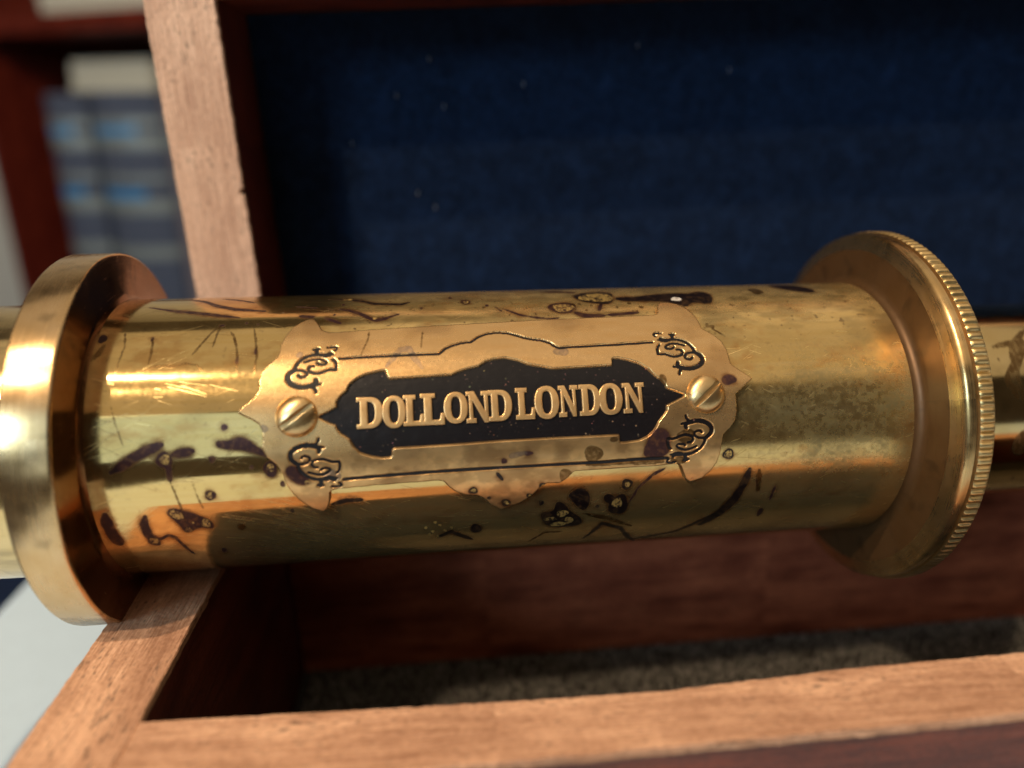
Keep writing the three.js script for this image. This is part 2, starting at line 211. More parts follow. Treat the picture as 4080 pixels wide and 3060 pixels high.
// Marks of tarnish and bare spots, painted where they lie on the metal: [tone, width in mm or 0 for a blot, points (along, around) in mm].
const TONES = [[62, 38, 40, 0.88], [24, 17, 18, 0.95], [216, 182, 108, 0.92], [92, 64, 34, 0.62], [120, 104, 96, 0.55], [228, 222, 214, 0.95]];
const DULL = [[0.50, 0.55], [0.42, 0.25], [0.5, 0.62], [0.36, 0.9], [0.45, 0.85], [0.6, 0.2]];        // roughness, metalness of each tone
const blob = ([s, a, rs, ra], rand) => { const o = [], k = 6.28 * rand(); for (let i = 0; i < 11; i++) { const t = i / 11 * 2 * Math.PI, q = 1 + 0.14 * Math.sin(3 * t + k) + 0.2 * (rand() - 0.5); o.push(s + rs * q * Math.cos(t), a + ra * q * Math.sin(t)); } return o; };
function mark(ctx, list, px, py, k, style, rand) {
  ctx.lineCap = ctx.lineJoin = 'round';
  for (let [tone, width, pts] of list) {
    ctx.fillStyle = ctx.strokeStyle = style(tone);
    if (width < 0) pts = blob(pts, rand);
    const P = []; for (let i = 0; i < pts.length; i += 2) P.push([px(pts[i]), py(pts[i + 1])]);
    if (width <= 0) { ctx.beginPath(); P.forEach(([x, y], i) => { const [u, v] = P[(i + 1) % P.length]; i ? 0 : ctx.moveTo((x + u) / 2, (y + v) / 2); const [a, b] = P[(i + 2) % P.length]; ctx.quadraticCurveTo(u, v, (u + a) / 2, (v + b) / 2); }); ctx.closePath(); ctx.fill(); continue; }
    const steps = [];
    for (let i = 0; i + 1 < P.length; i++) for (let t = 0; t < 1; t += 0.1) steps.push([lerp(P[i][0], P[i + 1][0], t), lerp(P[i][1], P[i + 1][1], t)]);
    const w0 = width * k;
    for (let i = 0; i + 1 < steps.length; i++) {
      const e = Math.min(i, steps.length - 1 - i) / steps.length;
      ctx.lineWidth = Math.max(1, w0 * (0.45 + 0.55 * smooth(0, 0.2, e)) * (0.75 + 0.5 * rand()));
      ctx.beginPath(); ctx.moveTo(...steps[i]); ctx.lineTo(...steps[i + 1]); ctx.stroke();
    }
  }
}
function boxBlur(m, w, h, r) {
  for (let pass = 0; r > 0 && pass < 2; pass++) for (const [st, n, other, os] of [[1, w, h, w], [w, h, w, 1]]) {
    const o = new Float32Array(m.length);
    for (let j = 0; j < other; j++) { let sum = 0; const b = j * os; for (let i = -r; i <= r; i++) sum += m[b + clamp(i, 0, n - 1) * st]; for (let i = 0; i < n; i++) { o[b + i * st] = sum / (2 * r + 1); sum += m[b + clamp(i + r + 1, 0, n - 1) * st] - m[b + clamp(i - r, 0, n - 1) * st]; } }
    m = o;
  }
  return m;
}
// A drawn-brass surface: base(s, a) -> { c: sRGB 0..1, r: roughness }; marks painted on top.
function aged(w, h, s0, s1, a0, a1, base, marks, seed, more) {
  const c1 = canvas(w, h), c2 = canvas(w, h), x1 = c1.getContext('2d'), x2 = c2.getContext('2d'), i1 = x1.createImageData(w, h), i2 = x2.createImageData(w, h);
  for (let y = 0; y < h; y++) for (let x = 0; x < w; x++) {
    const q = base(lerp(s0, s1, (x + 0.5) / w), lerp(a1, a0, (y + 0.5) / h)), o = (y * w + x) * 4;
    for (let k = 0; k < 3; k++) i1.data[o + k] = clamp(q.c[k]) * 255;
    i2.data[o] = 255; i2.data[o + 1] = clamp(q.r, 0.03, 1) * 255; i2.data[o + 2] = clamp(q.m ?? 1) * 255; i1.data[o + 3] = i2.data[o + 3] = 255;
  }
  x1.putImageData(i1, 0, 0); x2.putImageData(i2, 0, 0);
  const px = (s) => (s - s0) / (s1 - s0) * w, py = (a) => (a1 - a) / (a1 - a0) * h, k = w / (s1 - s0);
  more?.(x1, x2, px, py, k);
  const d1 = x1.getImageData(0, 0, w, h), d2 = x2.getImageData(0, 0, w, h), c3 = canvas(w, h), x3 = c3.getContext('2d');
  for (const tone of [0, 1, 3, 4, 2, 5]) {                       // each tone spreads with a ragged, stained edge
    const list = marks.filter((m) => m[0] === tone); if (!list.length) continue;
    x3.fillStyle = '#000'; x3.fillRect(0, 0, w, h); mark(x3, list, px, py, k, () => '#fff', rng(seed + tone));
    const raw = x3.getImageData(0, 0, w, h).data; let m = new Float32Array(w * h); for (let i = 0; i < m.length; i++) m[i] = raw[i * 4] / 255;
    const halo = tone < 2 ? boxBlur(m, w, h, Math.round(0.42 * k)) : null; m = boxBlur(m, w, h, Math.max(1, Math.round((tone === 2 ? 0.05 : 0.12) * k)));
    const [cr, cg, cb, al] = TONES[tone], [ro, me] = DULL[tone], q = 3 / k * 18;
    for (let y = 0; y < h; y++) for (let x = 0; x < w; x++) {
      const i = y * w + x;
      if (halo && halo[i] > 0.01) { const o = i * 4, q = 0.8 * smooth(0.0, 0.5, halo[i] + 0.35 * (nB(x / (0.9 * k), y / (0.5 * k), 4) - 0.5)); d1.data[o] *= 1 - 0.42 * q; d1.data[o + 1] *= 1 - 0.52 * q; d1.data[o + 2] *= 1 - 0.56 * q; d2.data[o + 1] = lerp(d2.data[o + 1], 90, q); }
      if (m[i] < 0.02) continue;
      const n = 0.6 * nA(x / (0.42 * k), y / (0.42 * k), 3) + 0.4 * nC(x / (0.13 * k) + 60, y / (0.13 * k), 2), v = smooth(0.14, 0.62, m[i] + 0.6 * (n - 0.5)), rim = 4 * v * (1 - v);
      const t = al * v * (0.86 + 0.4 * (nB(x / (0.7 * k), y / (0.7 * k), 3) - 0.2)), o = i * 4, T = clamp(tone === 2 ? t * smooth(0.30, 0.58, 0.5 * n + 0.5 * nB(x / (0.22 * k) + 9, y / (0.22 * k), 3)) : t * (0.62 + 0.6 * smooth(0.2, 0.65, nA((x + 0.5 * y) / (0.55 * k) + 30, (y - 0.5 * x) / (0.5 * k), 4)))), dk = tone === 2 ? 1 - 0.35 * rim : 1 - 0.12 * rim;
      d1.data[o] = lerp(d1.data[o], cr * (0.85 + 0.3 * n), T) * dk; d1.data[o + 1] = lerp(d1.data[o + 1], cg * (0.85 + 0.3 * n), T) * dk; d1.data[o + 2] = lerp(d1.data[o + 2], cb * (0.85 + 0.3 * n), T) * dk;
      d2.data[o + 1] = lerp(d2.data[o + 1], ro * 255 * (0.8 + 0.4 * n), T); d2.data[o + 2] = lerp(d2.data[o + 2], me * 255, T);
    }
  }
  x1.putImageData(d1, 0, 0); x2.putImageData(d2, 0, 0);
  return [finish(new THREE.CanvasTexture(c1), true), finish(new THREE.CanvasTexture(c2), false)];
}

// ---------- telescope ----------
const R0 = 20, scope = thing('telescope', 'old tarnished brass hand telescope with an engraved name plate, lying across the open wooden box', 'telescope');
scope.position.copy(W(5.5378, 18.1007, -107.8188));
scope.quaternion.setFromRotationMatrix(new THREE.Matrix4().makeBasis(
  new THREE.Vector3(0.99753, -0.042342, -0.056042), new THREE.Vector3(0.01833, 0.927153, -0.374235), new THREE.Vector3(0.067805, 0.372283, 0.925639)));
// A body turned about x: profile [[s, r], ...]; corners sharper than 40 degrees stay crisp. wave(theta, i) adds to r.
function turned(profile, nt = 256, wave = null) {
  const pos = [], nor = [], uv = [], idx = [], n = profile.length, s0 = profile[0][0];
  const seg = []; for (let i = 0; i + 1 < n; i++) { const ds = profile[i + 1][0] - profile[i][0], dr = profile[i + 1][1] - profile[i][1], l = Math.hypot(ds, dr) || 1; seg.push([-dr / l, ds / l]); }
  const at = (i, side) => { const me = seg[i], o = seg[i + side]; if (!o || me[0] * o[0] + me[1] * o[1] < 0.77) return me; const v = [me[0] + o[0], me[1] + o[1]], l = Math.hypot(...v); return [v[0] / l, v[1] / l]; };
  let len = 0;
  for (let i = 0; i + 1 < n; i++) {
    const base = pos.length / 3, ends = [[profile[i], at(i, -1), len, i], [profile[i + 1], at(i, 1), len += Math.hypot(profile[i + 1][0] - profile[i][0], profile[i + 1][1] - profile[i][1]), i + 1]];
    for (const [p, m, l, pi] of ends) for (let j = 0; j <= nt; j++) {
      const th = j / nt * 2 * Math.PI - Math.PI, r = p[1] + (wave ? wave(th, pi) : 0);
      pos.push(p[0], r * Math.sin(th), r * Math.cos(th)); nor.push(m[0], m[1] * Math.sin(th), m[1] * Math.cos(th)); uv.push(l, j / nt);
    }
    for (let j = 0; j < nt; j++) { const a = base + j, b = a + nt + 1; idx.push(a, b, a + 1, b, b + 1, a + 1); }
  }
  const g = new THREE.BufferGeometry();
  g.setAttribute('position', new THREE.Float32BufferAttribute(pos, 3)); g.setAttribute('normal', new THREE.Float32BufferAttribute(nor, 3)); g.setAttribute('uv', new THREE.Float32BufferAttribute(uv, 2)); g.setIndex(idx);
  if (wave) { const h = mergeVertices(deleteNormals(g), 1e-4); h.computeVertexNormals(); return toCreasedNormals(h, 0.9); }
  return g;
}
function deleteNormals(g) { g.deleteAttribute('normal'); return g; }
const uvScale = (g, ku, kv) => { const u = g.attributes.uv; for (let i = 0; i < u.count; i++) u.setXY(i, u.getX(i) * ku, u.getY(i) * kv); return g; };
const arc = (cs, cr, r, a0, a1, n = 6) => Array.from({ length: n + 1 }, (_, i) => { const a = lerp(a0, a1, i / n) * Math.PI / 180; return [cs + r * Math.cos(a), cr + r * Math.sin(a)]; });

// barrel: u along the whole visible length, v once round
const B0 = -56, B1 = 56, CIRC = 2 * Math.PI * R0;
const scratchR = rng(71);
const [barrelMap, barrelOrm] = aged(2048, 2048, B0, B1, -CIRC / 2, CIRC / 2, (s, a) => {
  const streak = nA(s / 9, a * 2.6, 3), cloud = nB(s / 7 + 3, a / 5, 4), fine = nC(s * 3.2, a * 2.2, 3), hair = nA(s * 2.3 + a * 1.1, a * 9, 2);
  const mott = smooth(22, 40, s + 14 * (cloud - 0.5)) * smooth(-16, -4, a + 3 * (cloud - 0.5)) * (1 - smooth(4, 11, a + 5 * (fine - 0.5))), dark = mott * smooth(0.30, 0.75, 0.45 * nB(s / 2.6, a / 2.2, 5) + 0.55 * nC(s / 0.55, a / 0.45, 3));
  const top = smooth(9, 15, a) * smooth(-28, -16, s), age = 0.10 * smooth(0.45, 0.8, cloud) + 0.16 * top * smooth(0.3, 0.7, nB(s / 3, a / 1.2 + 30, 4)) + 0.22 * dark;
  const t = streak - 0.5, f = 1 - age, spot = smooth(0.80, 0.86, nC(s * 1.7 + 50, a * 1.7, 2)) * (0.15 + 0.5 * top);
  const rust = 0.42 * smooth(0.50, 0.78, 0.6 * nB(s / 6 + 40, a / 3.2, 4) + 0.4 * nA(s / 1.4, a / 0.8, 3)), tint = (base, i) => lerp(base, [0.74, 0.53, 0.30][i], rust);
  return { c: [tint((0.925 + 0.04 * t) * f * (1 - 0.5 * spot), 0), tint((0.79 + 0.05 * t) * (f + 0.02 * dark) * (1 - 0.55 * spot), 1), tint((0.525 + 0.08 * t) * (f + 0.04 * dark) * (1 - 0.55 * spot), 2)],
    r: 0.095 + 0.075 * smooth(-30, 10, s) + 0.09 * (cloud - 0.5) + 0.05 * (fine - 0.5) + 0.10 * dark + 0.05 * mott + 0.07 * top + 0.03 * hair + 0.06 * rust, m: 0.97 - 0.12 * dark - 0.22 * top - 0.07 * smooth(-4, -12, a) };
}, [...STAINS, ...SPOTS.map(([tone, ...at]) => [tone, -1, at])], 5, (x1, x2, px, py, k) => {                         // hair scratches of polishing
  for (let i = 0; i < 1500; i++) {
    const swirl = i > 1150, s = swirl ? lerp(-40, -22, scratchR()) : lerp(B0, B1, scratchR()), a = swirl ? lerp(-22, -9, scratchR()) : lerp(-26, 26, scratchR()), len = 0.6 + (swirl ? 7 : s > 30 ? 1.6 : 5) * scratchR() ** 2, d = (swirl ? -0.42 - (s + 30) * 0.02 : scratchR() < 0.5 ? 0.5 : -0.25) + (swirl ? 0.12 : 0.5) * (scratchR() - 0.5), bright = swirl || scratchR() < 0.6;
    for (const [x, st] of [[x1, bright ? 'rgba(255,236,180,0.22)' : 'rgba(70,48,24,0.18)'], [x2, bright ? 'rgba(255,135,225,0.42)' : 'rgba(255,110,230,0.25)']]) {
      x.strokeStyle = st; x.lineWidth = 0.8 + scratchR() * 0.8; x.beginPath(); x.moveTo(px(s), py(a)); x.lineTo(px(s + len * Math.cos(d)), py(a + len * Math.sin(d))); x.stroke();
    }
  }
});
const barrelBump = tex(1024, 1024, (x, y) => { const v = 0.6 * nB(x / 3, y / 30, 3) + 0.4 * nA(x / 18, y / 18, 3); return [v, v, v]; }, false);
const barrelBrass = new THREE.MeshPhysicalMaterial({ map: barrelMap, roughnessMap: barrelOrm, metalnessMap: barrelOrm, roughness: 1, metalness: 1, bumpMap: barrelBump, bumpScale: 0.0000015, anisotropy: 0.75, clearcoat: 0.12, clearcoatRoughness: 0.06 });
{
  const g = turned([[B0, R0], [-30, R0], [0, R0], [30, R0], [B1, R0]], 384);
  part('barrel', uvScale(g, 1 / (B1 - B0), 1), barrelBrass, scope);
}
const ringBrass = machined(51, 0.24, [0.96, 0.915, 0.93], 0.15), rearBrass = machined(57, 0.30, [0.95, 0.90, 0.86]), darkReflectionBrass = machined(58, 0.20, [0.60, 0.46, 0.38], 0.05), brownFace = machined(59, 0.46, [0.40, 0.325, 0.265], 0.0, 0.5, 0), knurlBrass = machined(63, 0.36, [0.97, 0.95, 0.92]), tubeBrass = machined(69, 0.16);
const flange = part('front_flange', uvScale(turned([[-61.3, 19.4], [-61.3, 26.2], ...arc(-60.9, 26.2, 0.4, 180, 90, 4), ...arc(-56.0, 26.2, 0.4, 90, 10, 4)], 320), 1 / 14, 6), ringBrass, scope);
tag(part('face', uvScale(turned([[-55.6, 26.25], [-55.62, 20.9], [-55.35, 20.42], [-54.9, 20.02]], 320), 1 / 14, 6), darkReflectionBrass, flange), 'inner face of the front flange, browned to show a dark reflection');  // the dark surroundings it mirrors are put into the brown tone
part('front_tube', uvScale(turned([[-128, 17.5], [-128, 19.5], [-61.3, 19.5]], 256), 1 / 30, 4), tubeBrass, scope);
const rear = part('rear_flange', uvScale(turned([[55.2, 25.3], [55.3, 25.6], [55.45, 25.95], [55.6, 26.6], [55.75, 27.2], [55.95, 27.6], [56.2, 27.74], [56.7, 27.77], [57.1, 27.78], [57.16, 27.7], [57.2, 26.7], [57.5, 26.7]], 320), 1 / 14, 6), rearBrass, scope);
tag(part('face', uvScale(turned([[53.9, 20.0], ...arc(53.9, 21.3, 1.3, 270, 360, 8), [55.2, 25.3]], 320), 1 / 14, 6), brownFace, rear), 'brown tarnished inner face of the rear flange');
{
  const N = 156, groove = [0, 0.06, 0.26, 0.29, 0.29, 0.26, 0.06, 0, 0], prof = [[57.5, 27.0], [57.5, 27.95], [57.72, 28.12], [58.0, 28.14], [59.1, 28.14], [59.35, 28.1], [59.55, 27.9], [59.6, 27.5], [59.6, 15.9]];
  const rr = rng(9), jit = Array.from({ length: N + 1 }, () => 0.75 + 0.5 * rr());
  part('knurled_ring', uvScale(turned(prof, N * 10, (th, i) => { const u = (th + Math.PI) / (2 * Math.PI) * N; return -groove[i] * jit[Math.floor(u) % N] * Math.pow(0.5 + 0.5 * Math.cos(u * 2 * Math.PI), 2.6); }), 1 / 10, 6), knurlBrass, scope);
}
{
  const [m, o] = aged(512, 512, 59, 110, -50, 50, (s, a) => { const b = brassTone(s / 6, a / 5, nB), c = 1 - 0.12 * smooth(0.5, 0.8, nA(s / 5, a / 4, 4)); return { c: b.map((v) => v * c), r: 0.13 + 0.08 * (nC(s / 4, a / 3, 3) - 0.5) }; }, DRAW_STAINS.map(([t, ...q]) => [t < 2 ? 3 : t, ...q]), 3);
  const mat = new THREE.MeshPhysicalMaterial({ map: m, roughnessMap: o, metalnessMap: o, roughness: 1, metalness: 1 });
  const g = turned([[59.5, 15.9], [110, 15.9]], 256), u = g.attributes.uv;
  for (let i = 0; i < u.count; i++) u.setXY(i, u.getX(i) / 51, 0.5 + (u.getY(i) - 0.5) * 2 * Math.PI * 15.9 / 100);
  part('draw_tube', g, mat, scope);
  part('collar', uvScale(turned([[110, 15.4], [110, 18.2], ...arc(110.6, 18.2, 0.6, 180, 90, 4).slice(1), [116, 18.8], [116.4, 18.4], [116.4, 11.6]], 128), 1 / 14, 6), ringBrass, scope);
  part('eyepiece_tube', uvScale(turned([[116.4, 11.55], [192, 11.55], [192, 13.6], [204, 13.6], [204, 5.0], [203, 4.5]], 128), 1 / 30, 4), tubeBrass, scope);
}

// name plate: one casting whose heights come from masks drawn in (along, around) millimetres
const PL = { s0: -37.6, s1: 31.6, a0: -13.8, a1: 18.9, px: 24 };
const pw = Math.round((PL.s1 - PL.s0) * PL.px), ph = Math.round((PL.a1 - PL.a0) * PL.px), PX = (s) => (s - PL.s0) * PL.px, PY = (a) => (PL.a1 - a) * PL.px;
function mask(draw, blur) {
  const c = canvas(pw, ph), x = c.getContext('2d'); x.fillStyle = '#000'; x.fillRect(0, 0, pw, ph); x.fillStyle = x.strokeStyle = '#fff'; x.lineCap = x.lineJoin = 'round'; draw(x);
  const d = x.getImageData(0, 0, pw, ph).data; let m = new Float32Array(pw * ph); for (let i = 0; i < m.length; i++) m[i] = d[i * 4] / 255;
  m = boxBlur(m, pw, ph, Math.round(blur * PL.px));
  return m;
}
const outlinePath = (x, pts) => { x.beginPath(); for (let i = 0; i < pts.length; i += 2) x[i ? 'lineTo' : 'moveTo'](PX(pts[i]), PY(pts[i + 1])); x.closePath(); };
const polyline = (x, pts, w) => { x.lineWidth = w * PL.px; x.beginPath(); for (let i = 0; i < pts.length; i += 2) x[i ? 'lineTo' : 'moveTo'](PX(pts[i]), PY(pts[i + 1])); x.stroke(); };
function smoothline(x, p, w) { x.lineWidth = w * PL.px; x.beginPath(); x.moveTo(PX(p[0]), PY(p[1])); for (let i = 2; i + 3 < p.length; i += 2) x.quadraticCurveTo(PX(p[i]), PY(p[i + 1]), PX((p[i] + p[i + 2]) / 2), PY((p[i + 1] + p[i + 3]) / 2)); x.lineTo(PX(p[p.length - 2]), PY(p[p.length - 1])); x.stroke(); }
const scrollPts = ([cs, ca, fx, fy]) => SCROLL.map(([w, p]) => [w, p.map((v, i) => i % 2 ? ca + fy * v : cs + fx * v)]);
const drawScroll = (x, at, grow) => { for (const [w, p] of scrollPts(at)) smoothline(x, p, w * 1.08 + grow); };
const shape = mask((x) => { outlinePath(x, OUTLINE); x.fill(); }, 0.10), hollow = mask((x) => { outlinePath(x, FIELD); x.fill(); }, 0.14);
const cut = mask((x) => { polyline(x, LINE_TOP, 0.30); polyline(x, LINE_BOTTOM, 0.36); for (const at of SCROLL_AT) drawScroll(x, at, 0); }, 0.05);
const sample = (m, s, a) => { const x = clamp(PX(s) - 0.5, 0, pw - 1.01), y = clamp(PY(a) - 0.5, 0, ph - 1.01), i = x | 0, j = y | 0, u = x - i, v = y - j, o = j * pw + i; return lerp(lerp(m[o], m[o + 1], u), lerp(m[o + pw], m[o + pw + 1], u), v); };
const PT = 0.86;
function sheet(step, inside, height, box = PL) {               // a curved sheet over the barrel, cells kept where inside(s, a)
  const ns = Math.ceil((box.s1 - box.s0) / step), na = Math.ceil((box.a1 - box.a0) / step), id = new Int32Array((ns + 1) * (na + 1)).fill(-1), pos = [], uv = [], idx = [];
  const vert = (i, j) => { const k = j * (ns + 1) + i; if (id[k] < 0) { const s = box.s0 + i * step, a = box.a0 + j * step, r = R0 + height(s, a), th = a / 20.8; id[k] = pos.length / 3; pos.push(s, r * Math.sin(th), r * Math.cos(th)); uv.push((s - PL.s0) / (PL.s1 - PL.s0), (a - PL.a0) / (PL.a1 - PL.a0)); } return id[k]; };
  for (let j = 0; j < na; j++) for (let i = 0; i < ns; i++) {
    const s = box.s0 + (i + 0.5) * step, a = box.a0 + (j + 0.5) * step; if (!inside(s, a)) continue;
    const p = vert(i, j), q = vert(i + 1, j), r = vert(i + 1, j + 1), t = vert(i, j + 1); idx.push(p, q, r, p, r, t);
  }
  const g = new THREE.BufferGeometry(); g.setAttribute('position', new THREE.Float32BufferAttribute(pos, 3)); g.setAttribute('uv', new THREE.Float32BufferAttribute(uv, 2)); g.setIndex(idx); g.computeVertexNormals(); return g;
}
const [plateMap, plateOrm] = aged(1384, 654, PL.s0, PL.s1, PL.a0, PL.a1, (s, a) => {
  const streak = nB(s / 3, a * 1.4 + 8, 3), cloud = nA(s / 6 + 70, a / 5, 4), fine = nC(s * 3, a * 3, 3), low = smooth(1, -6, a), t = streak - 0.5, age = 0.14 * smooth(0.42, 0.75, cloud) + 0.16 * low * smooth(0.35, 0.7, nB(s / 2 + 9, a / 1.5, 4));
  return { c: [(0.94 + 0.03 * t) * (1 - age), (0.765 + 0.05 * t) * (1 - age * 1.1), (0.53 + 0.07 * t) * (1 - age * 1.15)], r: 0.27 + 0.10 * (cloud - 0.5) + 0.08 * (fine - 0.5) + 0.06 * low, m: 0.88 };
}, PLATE_STAINS, 12);
const plateBump = tex(512, 256, (x, y) => { const v = 0.5 * nA(x / 5, y / 5, 4) + 0.5 * nC(x / 30, y / 2, 3); return [v, v, v]; }, false);
const plateBrass = new THREE.MeshPhysicalMaterial({ map: plateMap, roughnessMap: plateOrm, metalnessMap: plateOrm, roughness: 1, metalness: 1, bumpMap: plateBump, bumpScale: 0.0000025, anisotropy: 0.4 });
const letterBrass = new THREE.MeshPhysicalMaterial({ map: plateMap, color: new THREE.Color(1, 1, 1), roughnessMap: plateOrm, roughness: 1.3, metalness: 0.72 });
const speckR = rng(77);
const enamelMap = (() => { const c = canvas(1384, 654), x = c.getContext('2d'); x.fillStyle = '#141114'; x.fillRect(0, 0, 1384, 654);
  for (let i = 0; i < 2600; i++) { const r = 0.5 + 2.4 * speckR() ** 3; x.fillStyle = `rgba(${130 + 70 * speckR() | 0},${105 + 50 * speckR() | 0},${85 + 40 * speckR() | 0},${0.18 + 0.45 * speckR()})`; x.beginPath(); x.arc(1384 * speckR(), 654 * speckR(), r, 0, 7); x.fill(); }
  for (let i = 0; i < 160; i++) { x.strokeStyle = `rgba(170,140,110,${0.08 + 0.22 * speckR()})`; x.lineWidth = 0.7; const u = 1384 * speckR(), v = 654 * speckR(), t = 6.28 * speckR(), l = 6 + 40 * speckR() ** 2; x.beginPath(); x.moveTo(u, v); x.lineTo(u + l * Math.cos(t), v + l * Math.sin(t)); x.stroke(); }
  return finish(new THREE.CanvasTexture(c), true); })();
const enamel = new THREE.MeshPhysicalMaterial({ map: enamelMap, roughness: 0.34, specularIntensity: 0.8, bumpMap: plateBump, bumpScale: 0.00003 });
const plate = part('name_plate', sheet(0.105, (s, a) => sample(shape, s, a) > 0.01, (s, a) => {
  const e = smooth(0.12, 0.88, sample(shape, s, a));
  return -0.2 + (PT + 0.2) * e - 0.62 * smooth(0.1, 0.9, sample(hollow, s, a)) - 0.34 * smooth(0.2, 0.9, sample(cut, s, a)) + 0.012 * (nA(s / 3.2, a / 3.2, 2) - 0.5);
}), plateBrass, scope);
part('enamel_field', sheet(0.2, (s, a) => sample(hollow, s, a) > 0.04, (s, a) => 0.46 + 0.03 * (nB(s / 1.3, a / 1.3, 3) - 0.5)), enamel, plate);
const ink = (name, draw) => { const m = mask(draw, 0); return part(name, sheet(0.11, (s, a) => sample(m, s, a) > 0.3, () => PT - 0.13), enamel, plate); };
for (const at of SCROLL_AT) ink('scroll', (x) => drawScroll(x, at, 0.1));
ink('engraved_line', (x) => polyline(x, LINE_TOP, 0.36)); ink('engraved_line', (x) => polyline(x, LINE_BOTTOM, 0.42));

// raised letters
const font = await new FontLoader().loadAsync('fonts/droid/droid_serif_bold.typeface.json');
const bent = (g, r) => { const p = g.attributes.position; for (let i = 0; i < p.count; i++) { const th = p.getY(i) / 20.6, q = r + p.getZ(i); p.setXYZ(i, p.getX(i), q * Math.sin(th), q * Math.cos(th)); } return g; };
const letterGeo = {};
for (const [ch, s0, s1, b0, b1] of LETTERS) {
  if (!letterGeo[ch]) {
    let g = new TextGeometry(ch, { font, size: 5, depth: 0.26, curveSegments: 7, bevelEnabled: true, bevelThickness: 0.10, bevelSize: 0.22, bevelSegments: 3 });
    g = new TessellateModifier(0.8, 4).modify(g.index ? g.toNonIndexed() : g); g.deleteAttribute('normal'); letterGeo[ch] = g;
  }
  let g = letterGeo[ch].clone(); g.computeBoundingBox(); const b = g.boundingBox;
  g.translate(-b.min.x, -b.min.y, 0); g.scale((s1 - s0) / (b.max.x - b.min.x), (b1 - b0) / (b.max.y - b.min.y), 1); g.translate(s0, b0, 0);
  g = bent(g, R0 + 0.42); const u = new Float32Array(g.attributes.position.count * 2), p = g.attributes.position;
  for (let i = 0; i < p.count; i++) { u[i * 2] = (p.getX(i) - PL.s0) / (PL.s1 - PL.s0); u[i * 2 + 1] = (20.6 * Math.atan2(p.getY(i), p.getZ(i)) - PL.a0) / (PL.a1 - PL.a0); }
  g.setAttribute('uv', new THREE.BufferAttribute(u, 2));
  part('letter', toCreasedNormals(mergeVertices(g, 1e-4), 0.7), letterBrass, plate);
}
// slotted screws
const screwBrass = machined(83, 0.34, [0.97, 0.93, 0.92], 0.1);
for (const [s, a, deg] of [[-29.4, 1.45, 36], [23.72, 2.2, 41]]) {
  const R = 2.6, half = 0.32, dome = (r) => 1.22 - 0.90 * Math.pow(r / R, 2.4) - 0.30 * Math.pow(r / R, 12), rows = [];
  for (let y = -1; y <= 1.0001; y += 1 / 26) { const v = Math.sin(y * Math.PI / 2) * R; if (Math.abs(v) > half + 0.04) rows.push([v, 0]); }
  rows.push([-half - 0.05, 0], [-half - 0.012, 0.03], [-half, 0.16], [-half + 0.04, 1], [0, 1], [half - 0.04, 1], [half, 0.16], [half + 0.012, 0.03], [half + 0.05, 0]); rows.sort((p, q) => p[0] - q[0]);
  const N = 40, pos = [], uv = [], idx = [], cd = Math.cos(deg * Math.PI / 180), sd = Math.sin(deg * Math.PI / 180), wide = N + 3;
  for (const [v, cut] of rows) for (let i = -1; i <= N + 1; i++) {
    const side = i < 0 || i > N, t = Math.sin((clamp(i, 0, N) / N * 2 - 1) * Math.PI / 2), x = t * Math.sqrt(Math.max(0, R * R - v * v)), z = side ? -0.4 : Math.min(dome(Math.hypot(x, v)), cut > 0.9 ? 0.32 : 9);
    pos.push(x * cd - v * sd, x * sd + v * cd, cut > 0 && cut < 0.9 && !side ? dome(Math.hypot(x, v)) - 0.7 * cut : z); uv.push(x / 8 + 0.5, v / 8 + 0.5);
  }
  for (let j = 0; j + 1 < rows.length; j++) for (let i = 0; i + 1 < wide; i++) { const p = j * wide + i; idx.push(p, p + 1, p + wide + 1, p, p + wide + 1, p + wide); }
  let g = new THREE.BufferGeometry(); g.setAttribute('position', new THREE.Float32BufferAttribute(pos, 3)); g.setAttribute('uv', new THREE.Float32BufferAttribute(uv, 2)); g.setIndex(idx); g = toCreasedNormals(g, 0.6);
  const th = a / 20.8; g.rotateX(-th); g.translate(s, (R0 + PT + 0.02) * Math.sin(th), (R0 + PT + 0.02) * Math.cos(th));
  part('screw', g, screwBrass, scope);
}

// ---------- wooden box ----------
const box = thing('wooden_box', 'open wooden case with pale rims and a navy velvet lined lid, under the telescope', 'box');
box.position.copy(W(0, -60, 0));
const local = (g) => g.translate(0, 60, 0);
function triUV(g, axis, size = 60) {                           // uv in mm, grain along the given axis
  const p = g.attributes.position, n = g.attributes.normal, u = new Float32Array(p.count * 2), e = [0, 1, 2].filter((k) => k !== axis);
  for (let i = 0; i < p.count; i++) { const q = [p.getX(i), p.getY(i), p.getZ(i)], m = [n.getX(i), n.getY(i), n.getZ(i)].map(Math.abs), big = m.indexOf(Math.max(...m));
    const [a, b] = big === axis ? e : [axis, e.find((k) => k !== big)]; u[i * 2] = q[a] / size; u[i * 2 + 1] = q[b] / size + big * 0.37; }
  g.setAttribute('uv', new THREE.BufferAttribute(u, 2)); return g;
}
function board(name, [x0, x1], [y0, y1], [z0, z1], mat, parent, axis, r = 0.35) {
  const g = new RoundedBoxGeometry(x1 - x0, y1 - y0, z1 - z0, 2, Math.min(r, (x1 - x0) / 3, (y1 - y0) / 3, (z1 - z0) / 3)); g.translate((x0 + x1) / 2, (y0 + y1) / 2, (z0 + z1) / 2);
  return part(name, local(triUV(g, axis)), mat, parent);
}
